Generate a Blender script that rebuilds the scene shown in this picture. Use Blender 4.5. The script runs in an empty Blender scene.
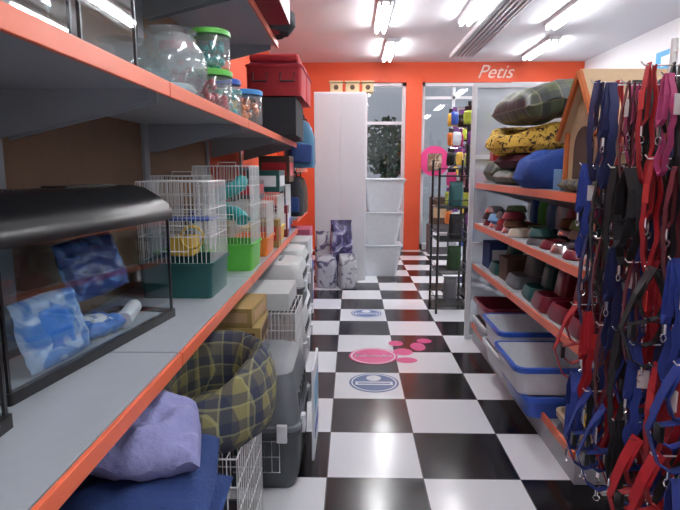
import bpy, bmesh, math, random
from math import sin, cos, pi, radians
from mathutils import Vector, Matrix, noise
R = random.Random(7)
SC = bpy.context.scene
COL = SC.collection

# ---------------------------------------------------------------- materials
MC = {}
def base_mat(name):
    m = bpy.data.materials.new(name); m.use_nodes = True
    return m, m.node_tree, m.node_tree.nodes["Principled BSDF"]

def P(name, col, rough=.5, metal=0., var=.10, scale=25, bump=0., emit=0., bscale=None, coat=0.):
    if name in MC: return MC[name]
    m, nt, b = base_mat(name)
    tc = nt.nodes.new("ShaderNodeTexCoord")
    nz = nt.nodes.new("ShaderNodeTexNoise"); nz.inputs["Scale"].default_value = scale
    nz.inputs["Detail"].default_value = 4
    nt.links.new(tc.outputs["Object"], nz.inputs["Vector"])
    mx = nt.nodes.new("ShaderNodeMix"); mx.data_type = 'RGBA'
    mx.inputs[6].default_value = (*[c*(1-var) for c in col], 1)
    mx.inputs[7].default_value = (*[min(1, c*(1+var)) for c in col], 1)
    nt.links.new(nz.outputs["Fac"], mx.inputs[0])
    nt.links.new(mx.outputs[2], b.inputs["Base Color"])
    b.inputs["Roughness"].default_value = rough
    b.inputs["Metallic"].default_value = metal
    b.inputs["Coat Weight"].default_value = coat
    if emit:
        b.inputs["Emission Color"].default_value = (*col, 1)
        b.inputs["Emission Strength"].default_value = emit
    if bump:
        n2 = nt.nodes.new("ShaderNodeTexNoise"); n2.inputs["Scale"].default_value = bscale or scale*3
        nt.links.new(tc.outputs["Object"], n2.inputs["Vector"])
        bp = nt.nodes.new("ShaderNodeBump"); bp.inputs["Strength"].default_value = bump
        bp.inputs["Distance"].default_value = .01
        nt.links.new(n2.outputs["Fac"], bp.inputs["Height"])
        nt.links.new(bp.outputs["Normal"], b.inputs["Normal"])
    MC[name] = m
    return m

def BLOTCH(name, c1, c2, s=8, th=.5, rough=.4, c3=None):
    m, nt, b = base_mat(name)
    tc = nt.nodes.new("ShaderNodeTexCoord")
    nz = nt.nodes.new("ShaderNodeTexNoise"); nz.inputs["Scale"].default_value = s
    nz.inputs["Detail"].default_value = 3; nz.inputs["Distortion"].default_value = 1.2
    nt.links.new(tc.outputs["Object"], nz.inputs["Vector"])
    r = nt.nodes.new("ShaderNodeValToRGB")
    r.color_ramp.elements[0].position = th-.03; r.color_ramp.elements[0].color = (*c1, 1)
    r.color_ramp.elements[1].position = th+.03; r.color_ramp.elements[1].color = (*c2, 1)
    if c3:
        e = r.color_ramp.elements.new(th+.12); e.color = (*c3, 1)
    nt.links.new(nz.outputs["Fac"], r.inputs[0]); nt.links.new(r.outputs[0], b.inputs["Base Color"])
    b.inputs["Roughness"].default_value = rough
    return m

def GLASS(name, tint=(.93, .97, .97), gl=.03, rough=.02, body=0.0, bodycol=(.9, .95, 1), fk=.25):
    if name in MC: return MC[name]
    m = bpy.data.materials.new(name); m.use_nodes = True
    nt = m.node_tree; nt.nodes.clear()
    out = nt.nodes.new("ShaderNodeOutputMaterial")
    tr = nt.nodes.new("ShaderNodeBsdfTransparent"); tr.inputs[0].default_value = (*tint, 1)
    gs = nt.nodes.new("ShaderNodeBsdfGlossy"); gs.inputs["Roughness"].default_value = rough
    lw = nt.nodes.new("ShaderNodeLayerWeight"); lw.inputs[0].default_value = .35
    mp = nt.nodes.new("ShaderNodeMath"); mp.operation = 'MULTIPLY_ADD'
    mp.inputs[1].default_value = fk; mp.inputs[2].default_value = gl
    nt.links.new(lw.outputs["Fresnel"], mp.inputs[0])
    mx = nt.nodes.new("ShaderNodeMixShader")
    nt.links.new(mp.outputs[0], mx.inputs[0])
    if body:
        df = nt.nodes.new("ShaderNodeBsdfDiffuse"); df.inputs[0].default_value = (*bodycol, 1)
        m2 = nt.nodes.new("ShaderNodeMixShader"); m2.inputs[0].default_value = body
        nt.links.new(tr.outputs[0], m2.inputs[1]); nt.links.new(df.outputs[0], m2.inputs[2])
        nt.links.new(m2.outputs[0], mx.inputs[1])
    else:
        nt.links.new(tr.outputs[0], mx.inputs[1])
    nt.links.new(gs.outputs[0], mx.inputs[2])
    nt.links.new(mx.outputs[0], out.inputs[0])
    MC[name] = m
    return m

def PLAID(name, base, c2, line, s=11., axes=(0, 1, 2), lf=.6, rough=.9):
    if name in MC: return MC[name]
    m, nt, b = base_mat(name)
    tc = nt.nodes.new("ShaderNodeTexCoord")
    sp = nt.nodes.new("ShaderNodeSeparateXYZ"); nt.links.new(tc.outputs["Object"], sp.inputs[0])
    def math_(op, a, bb):
        n = nt.nodes.new("ShaderNodeMath"); n.operation = op
        for i, v in enumerate((a, bb)):
            if isinstance(v, (int, float)): n.inputs[i].default_value = v
            else: nt.links.new(v, n.inputs[i])
        return n.outputs[0]
    cur = None
    for ax in axes:
        o = sp.outputs[ax]
        fr = math_('FRACT', math_('MULTIPLY', o, s), 0)
        wide = math_('MULTIPLY', math_('LESS_THAN', fr, .42), .55)
        mx = nt.nodes.new("ShaderNodeMix"); mx.data_type = 'RGBA'
        if cur is None: mx.inputs[6].default_value = (*base, 1)
        else: nt.links.new(cur, mx.inputs[6])
        mx.inputs[7].default_value = (*c2, 1)
        nt.links.new(wide, mx.inputs[0]); cur = mx.outputs[2]
    for ax in axes:
        o = sp.outputs[ax]
        fr = math_('FRACT', math_('MULTIPLY', o, s), 0)
        thin = math_('MULTIPLY', math_('GREATER_THAN', fr, .92), lf)
        mx = nt.nodes.new("ShaderNodeMix"); mx.data_type = 'RGBA'
        nt.links.new(cur, mx.inputs[6]); mx.inputs[7].default_value = (*line, 1)
        nt.links.new(thin, mx.inputs[0]); cur = mx.outputs[2]
    nt.links.new(cur, b.inputs["Base Color"])
    b.inputs["Roughness"].default_value = rough
    MC[name] = m
    return m

def FLOORM():
    m, nt, b = base_mat("checker_tiles")
    tc = nt.nodes.new("ShaderNodeTexCoord")
    T = .443
    mp = nt.nodes.new("ShaderNodeMapping")
    mp.inputs["Location"].default_value = (.111/T + 20, -2.344/T + 20, .5)
    mp.inputs["Scale"].default_value = (1/T, 1/T, 0)
    nt.links.new(tc.outputs["Object"], mp.inputs["Vector"])
    ck = nt.nodes.new("ShaderNodeTexChecker"); ck.inputs["Scale"].default_value = 1
    ck.inputs["Color1"].default_value = (.007, .007, .009, 1)
    ck.inputs["Color2"].default_value = (.80, .82, .87, 1)
    nt.links.new(mp.outputs[0], ck.inputs["Vector"])
    sp = nt.nodes.new("ShaderNodeSeparateXYZ"); nt.links.new(mp.outputs[0], sp.inputs[0])
    cur = ck.outputs["Color"]
    for i in (0, 1):
        f = nt.nodes.new("ShaderNodeMath"); f.operation = 'FRACT'; nt.links.new(sp.outputs[i], f.inputs[0])
        s = nt.nodes.new("ShaderNodeMath"); s.operation = 'SUBTRACT'; s.inputs[1].default_value = .5
        nt.links.new(f.outputs[0], s.inputs[0])
        a = nt.nodes.new("ShaderNodeMath"); a.operation = 'ABSOLUTE'; nt.links.new(s.outputs[0], a.inputs[0])
        g = nt.nodes.new("ShaderNodeMath"); g.operation = 'GREATER_THAN'; g.inputs[1].default_value = .4945
        nt.links.new(a.outputs[0], g.inputs[0])
        mx = nt.nodes.new("ShaderNodeMix"); mx.data_type = 'RGBA'
        mx.inputs[7].default_value = (.12, .12, .13, 1)
        nt.links.new(g.outputs[0], mx.inputs[0]); nt.links.new(cur, mx.inputs[6]); cur = mx.outputs[2]
    nt.links.new(cur, b.inputs["Base Color"])
    nz = nt.nodes.new("ShaderNodeTexNoise"); nz.inputs["Scale"].default_value = 6
    nt.links.new(tc.outputs["Object"], nz.inputs["Vector"])
    mr = nt.nodes.new("ShaderNodeMapRange"); mr.inputs[3].default_value = .10; mr.inputs[4].default_value = .24
    nt.links.new(nz.outputs["Fac"], mr.inputs[0]); nt.links.new(mr.outputs[0], b.inputs["Roughness"])
    return m

WHITE = P("white_plastic", (.76, .79, .84), .4)
WPAINT = P("white_paint", (.70, .72, .76), .6, var=.03)
CEILM = P("ceiling_paint", (.66, .67, .71), .8, var=.03, scale=3)
ORW = P("orange_wall", (.60, .07, .018), .6, var=.06, scale=4)
RAIL = P("orange_rail", (.76, .15, .07), .35, var=.05)
BROWN = P("brown_board", (.24, .14, .08), .7, var=.15, scale=8)
GREYM = P("grey_shelf_metal", (.32, .35, .39), .4, var=.05)
LGREY = P("light_grey_metal", (.46, .48, .52), .45, var=.04)
DGREY = P("dark_grey_metal", (.10, .10, .11), .45)
BLACK = P("black_plastic", (.012, .012, .014), .3, var=.2)
BLACKF = P("black_fabric", (.02, .02, .025), .9, bump=.3)
CHROME = P("steel", (.7, .7, .72), .22, 1.)
WIREW = P("white_wire", (.82, .83, .84), .35)
BLUE = P("blue_plastic", (.03, .09, .42), .35)
NAVY = P("navy_fabric", (.015, .04, .15), .9, bump=.4)
LILAC = P("lilac_fabric", (.21, .22, .42), .85, bump=.4)
GREEN = P("green_plastic", (.10, .45, .06), .35)
TEAL = P("teal_plastic", (.03, .36, .36), .35)
DTEAL = P("dark_teal_plastic", (.015, .09, .09), .35)
ORP = P("orange_plastic", (.80, .20, .03), .35)
RED = P("red_fabric", (.34, .010, .018), .7, bump=.2)
REDP = P("red_plastic", (.45, .02, .03), .3)
BURG = P("burgundy_plastic", (.18, .012, .03), .3)
YEL = P("yellow_plastic", (.75, .50, .06), .4)
YELB = P("mustard_card", (.30, .21, .07), .6)
PINK = P("pink_vinyl", (.62, .04, .20), .4)
BEIGE = P("beige_felt", (.52, .38, .24), .9, bump=.3)
CREAMW = P("cream_wood", (.60, .48, .28), .7)
TAN = P("tan_card", (.42, .28, .16), .8)
BRN = P("brown_fabric", (.08, .045, .03), .9)
CGREY = P("carrier_grey", (.14, .155, .175), .45)
CGREY2 = P("carrier_dark_grey", (.065, .075, .085), .5)
CWHITE = P("cream_plastic", (.52, .55, .56), .45)
LEAF = P("foliage", (.02, .06, .018), .8, var=.5, scale=6)
STREET = P("street_paving", (.30, .30, .30), .9)
FACADE = P("pale_facade", (.42, .43, .45), .9)
GL = GLASS("aquarium_glass", (.95, .98, .99), .02, fk=.16)
GLW = GLASS("window_glass", (.86, .89, .92), .05, fk=.4)
FROST = GLASS("frosted_plastic", (.9, .93, .95), .06, .15, .45, (.75, .8, .85))
CLEAR = GLASS("clear_plastic", (.9, .95, .95), .06, .1, .10)
TUBE = P("tube_glow", (1, 1, 1), .5, var=0, emit=44.)
TARTAN = PLAID("olive_tartan", (.22, .20, .085), (.012, .022, .075), (.40, .40, .20), 12, lf=.3)
TART2 = PLAID("green_tartan", (.10, .12, .065), (.016, .02, .04), (.28, .26, .14), 8, lf=.35, rough=.5)
LEOP = BLOTCH("leopard_plush", (.05, .022, .01), (.60, .38, .06), 26, .44, .9)

# ---------------------------------------------------------------- geometry helpers
def rr(w, d, r, z, n=4, cx=0., cy=0.):
    r = max(1e-4, min(r, w/2-1e-4, d/2-1e-4)); pts = []
    for sx, sy, a0 in ((1, 1, 0), (-1, 1, 90), (-1, -1, 180), (1, -1, 270)):
        for k in range(n+1):
            a = radians(a0+90*k/n)
            pts.append(Vector((cx+sx*(w/2-r)+r*cos(a), cy+sy*(d/2-r)+r*sin(a), z)))
    return pts
def ci(r, z, n=24, ry=None, cx=0., cy=0.):
    ry = r if ry is None else ry
    return [Vector((cx+r*cos(2*pi*k/n), cy+ry*sin(2*pi*k/n), z)) for k in range(n)]
def loft(bm, rings, c0=True, c1=True, closed=False):
    vs = [[bm.verts.new(p) for p in r] for r in rings]
    n = len(vs[0]); L = len(vs)
    for i in range(L if closed else L-1):
        a, b = vs[i], vs[(i+1) % L]
        for k in range(n):
            bm.faces.new((a[k], a[(k+1) % n], b[(k+1) % n], b[k]))
    if not closed:
        if c0: bm.faces.new(list(reversed(vs[0])))
        if c1: bm.faces.new(vs[-1])
    return bm
def NB(): return bmesh.new()
def abox(bm, c, s, rz=0.):
    m = Matrix.Translation(c) @ Matrix.Rotation(rz, 4, 'Z') @ Matrix.Diagonal((*s, 1))
    bmesh.ops.create_cube(bm, size=1, matrix=m); return bm
def tube(bm, pts, r, n=6, closed=False):
    pts = [Vector(p) for p in pts]; rings = []; N = len(pts)
    for i, p in enumerate(pts):
        if closed: t = pts[(i+1) % N]-pts[i-1]
        else: t = pts[min(i+1, N-1)]-pts[max(i-1, 0)]
        t.normalize()
        up = Vector((0, 0, 1)) if abs(t.z) < .9 else Vector((1, 0, 0))
        a = t.cross(up).normalized(); b = a.cross(t)
        rings.append([p+a*r*cos(2*pi*k/n)+b*r*sin(2*pi*k/n) for k in range(n)])
    loft(bm, rings, closed=closed); return bm
def ribbon(bm, pts, w, t, ax=Vector((0, 1, 0))):
    pts = [Vector(p) for p in pts]; rings = []; N = len(pts)
    for i, p in enumerate(pts):
        tg = (pts[min(i+1, N-1)]-pts[max(i-1, 0)]).normalized()
        nn = tg.cross(ax)
        nn = nn.normalized() if nn.length > 1e-5 else Vector((1, 0, 0))
        s = ax*(w/2); q = nn*(t/2)
        rings.append([p+s+q, p-s+q, p-s-q, p+s-q])
    loft(bm, rings); return bm
def pillow(bm, w, d, h, n=14, p=4, seed=0, wr=.012, c=(0, 0, 0), fq=2.):
    c = Vector(c); top = {}; bot = {}
    for i in range(n+1):
        for j in range(n+1):
            u = -1+2*i/n; v = -1+2*j/n
            z = (max(0, 1-abs(u)**p)*max(0, 1-abs(v)**p))**.5*h/2
            nx = noise.noise(Vector((u*fq+seed, v*fq, seed)))*wr
            k = 1-.05*(abs(u)*abs(v))
            a = Vector((u*w/2*k, v*d/2*k, 0))+c
            edge = i in (0, n) or j in (0, n)
            top[i, j] = bm.verts.new(a+Vector((0, 0, z+nx)))
            bot[i, j] = top[i, j] if edge else bm.verts.new(a+Vector((0, 0, -z+nx)))
    for i in range(n):
        for j in range(n):
            bm.faces.new((top[i, j], top[i+1, j], top[i+1, j+1], top[i, j+1]))
            q = (bot[i, j+1], bot[i+1, j+1], bot[i+1, j], bot[i, j])
            if len(set(q)) == 4 and set(q) != {top[i, j], top[i+1, j], top[i+1, j+1], top[i, j+1]}:
                bm.faces.new(q)
    return bm

def part(name, bm, m, parent=None, loc=(0, 0, 0), rot=(0, 0, 0), smooth=False, bevel=0., label=None):
    bmesh.ops.recalc_face_normals(bm, faces=bm.faces)
    me = bpy.data.meshes.new(name)
    if smooth:
        for f in bm.faces: f.smooth = True
    bm.to_mesh(me); bm.free()
    if smooth: me.set_sharp_from_angle(angle=radians(48))
    me.materials.append(m)
    ob = bpy.data.objects.new(name, me); COL.objects.link(ob)
    ob.location = loc; ob.rotation_euler = rot
    if parent: ob.parent = parent
    if bevel:
        md = ob.modifiers.new("bevel", 'BEVEL'); md.width = bevel; md.segments = 2; md.limit_method = 'ANGLE'
    if label: ob["label"] = label
    return ob
def bx(name, s, c, m, parent=None, bevel=.003, rz=0., label=None, rot=None):
    return part(name, abox(NB(), (0, 0, 0), s), m, parent, c, rot or (0, 0, rz), bevel=bevel, label=label)
def tag(o, label, cat, group=None):
    o["label"] = label; o["category"] = cat
    if group: o["group"] = group
    return o
def thing(name, label, cat, loc=(0, 0, 0), rz=0., group=None):
    e = bpy.data.objects.new(name, None); COL.objects.link(e)
    e.empty_display_size = .05; e.location = loc; e.rotation_euler = (0, 0, rz)
    return tag(e, label, cat, group)
def struct(o): o["kind"] = "structure"; return o
def dup(o, loc=None, rz=None, parent=None, label=None, mats=None):
    c = o.copy()
    if mats and o.type == 'MESH':
        k = o.name.split('.')[0]
        if k in mats:
            c.data = o.data.copy(); c.data.materials[0] = mats[k]
    COL.objects.link(c)
    if loc is not None: c.location = loc
    if rz is not None: c.rotation_euler = (c.rotation_euler[0], c.rotation_euler[1], rz)
    if parent is not None: c.parent = parent
    if label: c["label"] = label
    for ch in list(o.children): dup(ch, parent=c, mats=mats)
    return c
def text(name, s, size, m, parent, loc, rot, align='CENTER', ext=.001, shear=0.):
    cu = bpy.data.curves.new(name, 'FONT'); cu.body = s; cu.size = size; cu.extrude = ext; cu.shear = shear
    cu.align_x = align; cu.align_y = 'CENTER'
    t = bpy.data.objects.new("tmp", cu); COL.objects.link(t)
    bpy.context.view_layer.update()
    me = bpy.data.meshes.new_from_object(t.evaluated_get(bpy.context.evaluated_depsgraph_get()))
    bpy.data.objects.remove(t)
    me.materials.clear(); me.materials.append(m)
    o = bpy.data.objects.new(name, me); COL.objects.link(o); o.location = loc; o.rotation_euler = rot
    if parent: o.parent = parent
    return o

# ---------------------------------------------------------------- room
CZ = 3.20; YB = 9.7
struct(bx("floor", (5.4, 11.4, .1), (1.3, 4.1, -.05), FLOORM(), bevel=0))
fl = bpy.data.objects["floor"]; fl.location = (0, 0, 0)
for v in fl.data.vertices: v.co += Vector((1.3, 4.1, -.05))
struct(bx("ceiling", (5.4, 11.4, .1), (1.3, 4.1, CZ+.05), CEILM, bevel=0))
struct(bx("wall_left", (.1, 11.4, CZ), (-1.35, 4.1, CZ/2), ORW, bevel=0))
struct(bx("wall_right", (.1, 11.4, CZ), (3.95, 4.1, CZ/2), WPAINT, bevel=0))
struct(bx("wall_near", (5.2, .1, CZ), (1.3, -1.55, CZ/2), WPAINT, bevel=0))
hb = 2.87
struct(bx("wall_far", (5.2, .16, CZ-hb), (1.3, YB+.08, (CZ+hb)/2), ORW, bevel=0))
struct(bx("wall_far", (1.5, .16, hb), (-.55, YB+.08, hb/2), ORW, bevel=0))
struct(bx("wall_far", (.27, .22, hb), (1.05, YB+.05, hb/2), ORW, bevel=0))
struct(bx("wall_far", (1.2, .16, hb), (3.3, YB+.08, hb/2), WPAINT, bevel=0))
def opening(nm, x0, x1, divs, trans):
    e = bpy.data.objects.new(nm, None); COL.objects.link(e); e.location = ((x0+x1)/2, YB+.08, 0); struct(e)
    w = x1-x0; b = NB(); f = .06
    abox(b, (-w/2+f/2, 0, hb/2), (f, .08, hb)); abox(b, (w/2-f/2, 0, hb/2), (f, .08, hb))
    abox(b, (0, 0, hb-f/2), (w, .08, f)); abox(b, (0, 0, .05), (w, .08, .1))
    for t in trans: abox(b, (0, 0, t), (w-.1, .06, .05))
    for d in divs: abox(b, (-w/2+d, 0, hb/2), (.05, .06, hb-.15))
    struct(part("frame", b, WPAINT, e))
    struct(part("pane", abox(NB(), (0, 0, hb/2), (w-.1, .008, hb-.15)), GLW, e))
    return e
opening("door_1", .20, .915, [], [2.2])
opening("window_1", 1.185, 2.70, [.55], [2.62])

# ceiling linear grille
g = thing("ceiling_grille", "white slatted linear ventilation grille recessed in ceiling", "air vent", (1.72, 7.3, CZ-.03))
for x in (-.17, .17): bx("grille_frame", (.03, 3.6, .06), (x, 0, 0), WPAINT, g, 0)
for k in range(5): bx("slat", (.018, 3.6, .04), (-.12+k*.06, 0, 0), WPAINT, g, 0)
bx("back_plate", (.31, 3.6, .008), (0, 0, .026), CGREY, g, 0)

# fluorescent fixtures
f0 = thing("fluorescent_fixture", "white twin-tube fluorescent batten mounted on ceiling", "ceiling light", (.35, 6.75, CZ-.045), group="ceiling fluorescent lights")
bx("housing", (.16, 1.25, .05), (0, 0, .02), WPAINT, f0)
for sx in (-.045, .045):
    b = NB(); tube(b, [(sx, -.58, -.03), (sx, .58, -.03)], .017, 10)
    part("tube", b, TUBE, f0)
    for yy in (-.6, .6): bx("tube_holder", (.03, .025, .05), (sx, yy, -.02), WHITE, f0, 0)
for x, y in ((.55, 8.6), (.35, 4.2), (.35, 1.6), (2.45, 6.6), (2.75, 8.5), (2.45, 3.6), (2.45, 1.0), (1.35, 6.4), (-.1, -.6)):  # fixtures nearer the camera are out of view, added to light the foreground
    dup(f0, (x, y, CZ-.045))

# outside
tag(bx("pavement", (14, 8, .1), (1.5, YB+4.3, -.06), STREET, bevel=0), "grey paved street outside the shop front", "pavement")
tag(bx("building_facade", (16, .3, 7), (1.5, 18.2, 3.45), FACADE, bevel=0), "pale building facade across the street", "building")
tr = thing("street_tree", "dark leafy street tree seen through glass door", "tree", (.78, 12.2, 0))
b = NB(); tube(b, [(0, 0, 0), (.03, 0, .8), (0, .05, 1.5)], .06, 8); part("trunk", b, BRN, tr)
b = NB()
for k in range(700):
    a = R.random()*2*pi; u = R.uniform(-1, 1); rad = .8*(R.random()**.4)
    c = Vector((rad*cos(a)*math.sqrt(1-u*u)*.8, rad*sin(a)*math.sqrt(1-u*u)*.6, 1.85+u*rad*.85))
    m = Matrix.Translation(c) @ Matrix.Rotation(R.random()*6, 4, Vector((R.random(), R.random(), 1)).normalized()) @ Matrix.Diagonal((.12, .07, .01, 1))
    bmesh.ops.create_cube(b, size=1, matrix=m)
part("foliage", b, LEAF, tr)

text("wall_lettering", "Petis", .31, P("pale_lettering", (.72, .55, .50), .5), None, (2.40, YB-.006, 3.03), (pi/2, 0, 0), ext=.004, shear=.4)
tag(bpy.data.objects["wall_lettering"], "pale italic painted lettering on the orange band", "sign")
e = thing("wall_poster", "small blue and white poster on the white wall", "poster", (3.89, 7.2, 2.72))
bx("poster_sheet", (.01, .46, .3), (0, 0, 0), P("poster_blue", (.05, .30, .55), .5), e, 0)
bx("poster_panel", (.006, .24, .12), (-.008, -.03, .02), WHITE, e, 0)

# ---------------------------------------------------------------- shelving units
def unit(xb, xf, y0, y1, zs, H, pan, basex, label, group, shelfm=GREYM, panz0=.15):
    s = 1 if xf > xb else -1
    e = thing("shelving_unit", label, "shelving", (xb, y0, 0), group=group)
    W = y1-y0; D = abs(xf-xb)
    bx("back_panel", (.02, W-.04, H-panz0), (-s*.01, W/2, (H+panz0)/2), pan, e, 0)
    for yy in (.0, W):
        b = NB(); abox(b, (0, 0, H/2), (.05, .035, H))
        part("upright", b, GREYM, e, (-s*.01, yy+(.018 if yy == 0 else -.018), 0))
    bd = abs(basex-xb)
    bx("base_deck", (bd, W-.01, .12), (s*bd/2, W/2, .06), LGREY, e, .004)
    for z in zs:
        sh = bx("shelf", (D-.01, W-.008, .025), (s*(D-.01)/2+s*.016, W/2, z-.0125), shelfm, e, .002)
        part("price_rail", abox(NB(), (0, 0, 0), (.012, W-.006, .042)), RAIL, sh, (s*(D/2+.004), 0, -.010), bevel=.002)
        for yy in (-W/2+.03, W/2-.03):
            b = NB(); pr = [(-s*(D/2-.03), -.012), (s*(D/2-.04), -.012), (s*(D/2-.04), -.045), (-s*(D/2-.03), -.15)]
            loft(b, [[Vector((x, yo, z_)) for x, z_ in pr] for yo in (-.004, .004)])
            part("bracket", b, GREYM, sh, (0, yy, 0))
    return e
XB, XF = -1.05, -.537
ZL, ZU, ZT = .85, 1.648, 2.28
ys = [.4, 1.6, 2.8, 4.0, 5.2, 6.4]
for i in range(5):
    zs = [ZL, ZU, ZT] if i < 3 else ([ZL, ZU] if i == 3 else [.95, 1.42])
    unit(XB, XF, ys[i], ys[i+1], zs, 2.45 if i < 3 else 2.0, BROWN if i < 3 else ORW, -.78,
         "grey metal shop shelving with orange price rails and board back", "left aisle shelving units")
XR, XRB = 1.0, 1.47
for y0, y1 in ((2.30, 3.36), (3.36, 4.42)):
    u = unit(XRB, XR, y0, y1, [.65, .98, 1.30], 1.85, LGREY, 1.0,
         "light grey shop shelving with orange price rails holding pet goods", "right aisle shelving units", LGREY)
    bx("price_rail", (.014, y1-y0-.006, .04), (XR-.008-XRB, (y1-y0)/2, .14), RAIL, u, .002)
e = thing("end_panel", "tall white framed frosted panel closing the shelving end", "panel", (1.2, 4.47, 0))
b = NB()
for x in (-.24, .24): abox(b, (x, 0, 1.03), (.035, .04, 2.06))
for z in (.02, .8, 1.5, 2.05): abox(b, (0, 0, z), (.45, .035, .035))
part("frame", b, WPAINT, e, bevel=.002)
bx("panel_sheet", (.45, .008, 2.0), (0, 0, 1.03), FROST, e, 0)

# ---------------------------------------------------------------- aquariums
def aquarium(L, D, H, label, loc, rz, lid=True, capm=BLACK):
    e = thing("aquarium", label, "aquarium", loc, rz)
    def frame(z, h):
        b = NB()
        loft(b, [rr(D+.012, L+.012, .008, z), rr(D+.012, L+.012, .008, z+h), rr(D-.02, L-.02, .004, z+h), rr(D-.02, L-.02, .004, z)], closed=True)
        return b
    part("bottom_frame", frame(0, .03), capm, e)
    t = .006
    for s in (-1, 1):
        bx("glass_pane", (t, L-.001, H-.012), (s*(D/2-t/2), 0, H/2), GL, e, 0)
        bx("glass_pane", (D-2*t-.001, t, H-.012), (0, s*(L/2-t/2), H/2), GL, e, 0)
    for s in (-1, 1):
        bx("corner_seal", (.008, .008, H-.03), (D/2-.006, s*(L/2-.006), H/2), capm, e, 0)
    bx("tank_floor", (D-.03, L-.03, .008), (0, 0, .012), GREYM, e, 0)
    if lid:
        z = H-.025
        b = NB()
        loft(b, [rr(D+.02, L+.02, .012, z), rr(D+.022, L+.022, .014, z+.038), rr(D+.012, L+.014, .02, z+.043),
                 rr(D+.008, L+.012, .02, z+.058), rr(D-.03, L-.005, .03, z+.09, cx=-.018), rr(D-.08, L-.02, .03, z+.115, cx=-.035), rr(D-.13, L-.05, .03, z+.125, cx=-.045)])
        l = part("lid", b, capm, e, smooth=True)
        for k in range(5): bx("vent_slot", (D*.35, .007, .004), (-.045, -L*.32+k*.02, z+.126), DGREY, l, 0)
        bx("flap", (D*.38, L*.32, .006), (-.045, L*.16, z+.128), capm, l, .002)
    else:
        part("top_frame", frame(H-.025, .025), capm, e)
    return e
ang = math.atan2(-.125, .8)
aquarium(.82, .225, .395, "glass aquarium with black plastic hood holding boxed goods", (-.850, 1.63, ZL+.001), ang)
aquarium(.62, .26, .395, "black-hooded glass aquarium beside a longer aquarium", (-.865, .79, ZL+.001), 0)
def pack(name, lab, w, d, h, m, loc, rot, accent=None, cat="package"):
    e = thing(name, lab, cat, loc); e.rotation_euler = rot
    b = NB(); pillow(b, w, d, h, 16, 6, seed=w*99, wr=.012, fq=3.5)
    part("wrapper", b, m, e, smooth=True)
    if accent: part("printed_panel", pillow(NB(), w*.72, d*.5, h*.5, 8, 6, wr=.004, c=(0, 0, h*.32)), accent, e, smooth=True)
    return e
BL2 = P("blue_print", (.05, .20, .60), .3); BL3 = BLOTCH("printed_blue_film", (.08, .22, .55), (.38, .50, .70), 6, .5, .2); WH2 = P("white_film", (.75, .78, .82), .3)
pack("filter_package", "blue and white plastic-wrapped package inside aquarium", .20, .27, .04, BL3, (-.835, 1.47, ZL+.115), (0, radians(74), radians(-8)), BL2)
pack("filter_package", "dark blue wrapped package stacked at back of aquarium", .20, .27, .05, BLOTCH("dark_blue_film", (.02, .05, .20), (.12, .24, .50), 6, .55, .25), (-.85, 1.76, ZL+.24), (radians(12), radians(70), radians(-5)), None)
pack("filter_package", "pale blue wrapped package lying in aquarium", .13, .18, .05, BL2, (-.84, 1.72, ZL+.05), (0, radians(5), radians(-15)), WH2)
e = thing("paper_roll", "white paper roll lying inside aquarium", "paper roll", (-.79, 1.88, ZL+.048), radians(12))
b = NB(); tube(b, [(0, -.10, 0), (0, .10, 0)], .027, 16); part("roll", b, WHITE, e, smooth=True)

aquarium(.55, .30, .40, "black framed aquarium on the upper shelf", (-.74, .98, ZU+.001), 0, lid=False)
aquarium(.40, .26, .46, "clear glass tank with black frame on upper shelf", (-.77, 1.50, ZU+.001), 0, lid=False)
def lathe(prof, n=28):
    b = NB(); loft(b, [ci(max(r, .0005), z, n) for r, z in prof], c0=False, c1=False); return b
def fishbowl(lab, loc, s, ins=WHITE):
    e = thing("fishbowl", lab, "fishbowl", loc)
    pr = [(.001, .004), (.06, .002), (.085, .02), (.108, .07), (.112, .105), (.10, .15), (.075, .185), (.07, .195), (.082, .21), (.078, .213), (.064, .197), (.07, .185), (.095, .15), (.107, .105), (.102, .07), (.08, .025), (.055, .01), (.001, .009)]
    part("bowl", lathe([(r*s, z*s) for r, z in pr]), CLEAR, e, smooth=True)
    part("gravel_insert", lathe([(.001, .012), (.05*s, .012*s), (.075*s, .03*s), (.06*s, .05*s), (.001, .055*s)]), ins, e, smooth=True)
    return e
fishbowl("large round clear glass fishbowl on upper shelf", (-.655, 2.06, ZU+.001), 1.15)
fishbowl("round clear glass fishbowl behind the larger bowl", (-.90, 2.25, ZU+.001), 1.2, BLUE)
fishbowl("round glass fishbowl further along the shelf", (-.90, 2.65, ZU+.001), 1.1, ORP)
def jar(lab, loc, r, h, lm, cm, n=24):
    e = thing("storage_jar", lab, "jar", loc)
    part("jar_body", lathe([(.001, 0), (r*.85, 0), (r, .01), (r, h*.8), (r*.9, h*.86), (r*.9, h*.9)]), CLEAR, e, smooth=True)
    part("lid", lathe([(r*.9, h*.86), (r*1.04, h*.86), (r*1.04, h*.97), (r*.95, h), (.001, h)]), lm, e, smooth=True)
    b = NB()
    for k in range(26):
        a = R.random()*6.28; q = R.random()**.5*r*.7
        bmesh.ops.create_icosphere(b, subdivisions=1, radius=r*.2, matrix=Matrix.Translation((q*cos(a), q*sin(a), .02+R.random()*h*.62)))
    c_ = part("contents", b, cm, e); c_["kind"] = "stuff"
    return e
jar("clear jar with green lid and red contents", (-.64, 2.56, ZU+.001), .095, .19, GREEN, REDP)
jar("clear jar with green lid stacked on another jar", (-.64, 2.56, ZU+.192), .09, .17, GREEN, TEAL)
jar("clear jar with red lid next to the fishbowl", (-.71, 2.32, ZU+.001), .075, .26, REDP, REDP)
jar("clear jar with turquoise contents and blue lid", (-.64, 2.80, ZU+.001), .085, .19, BLUE, TEAL)
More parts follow.
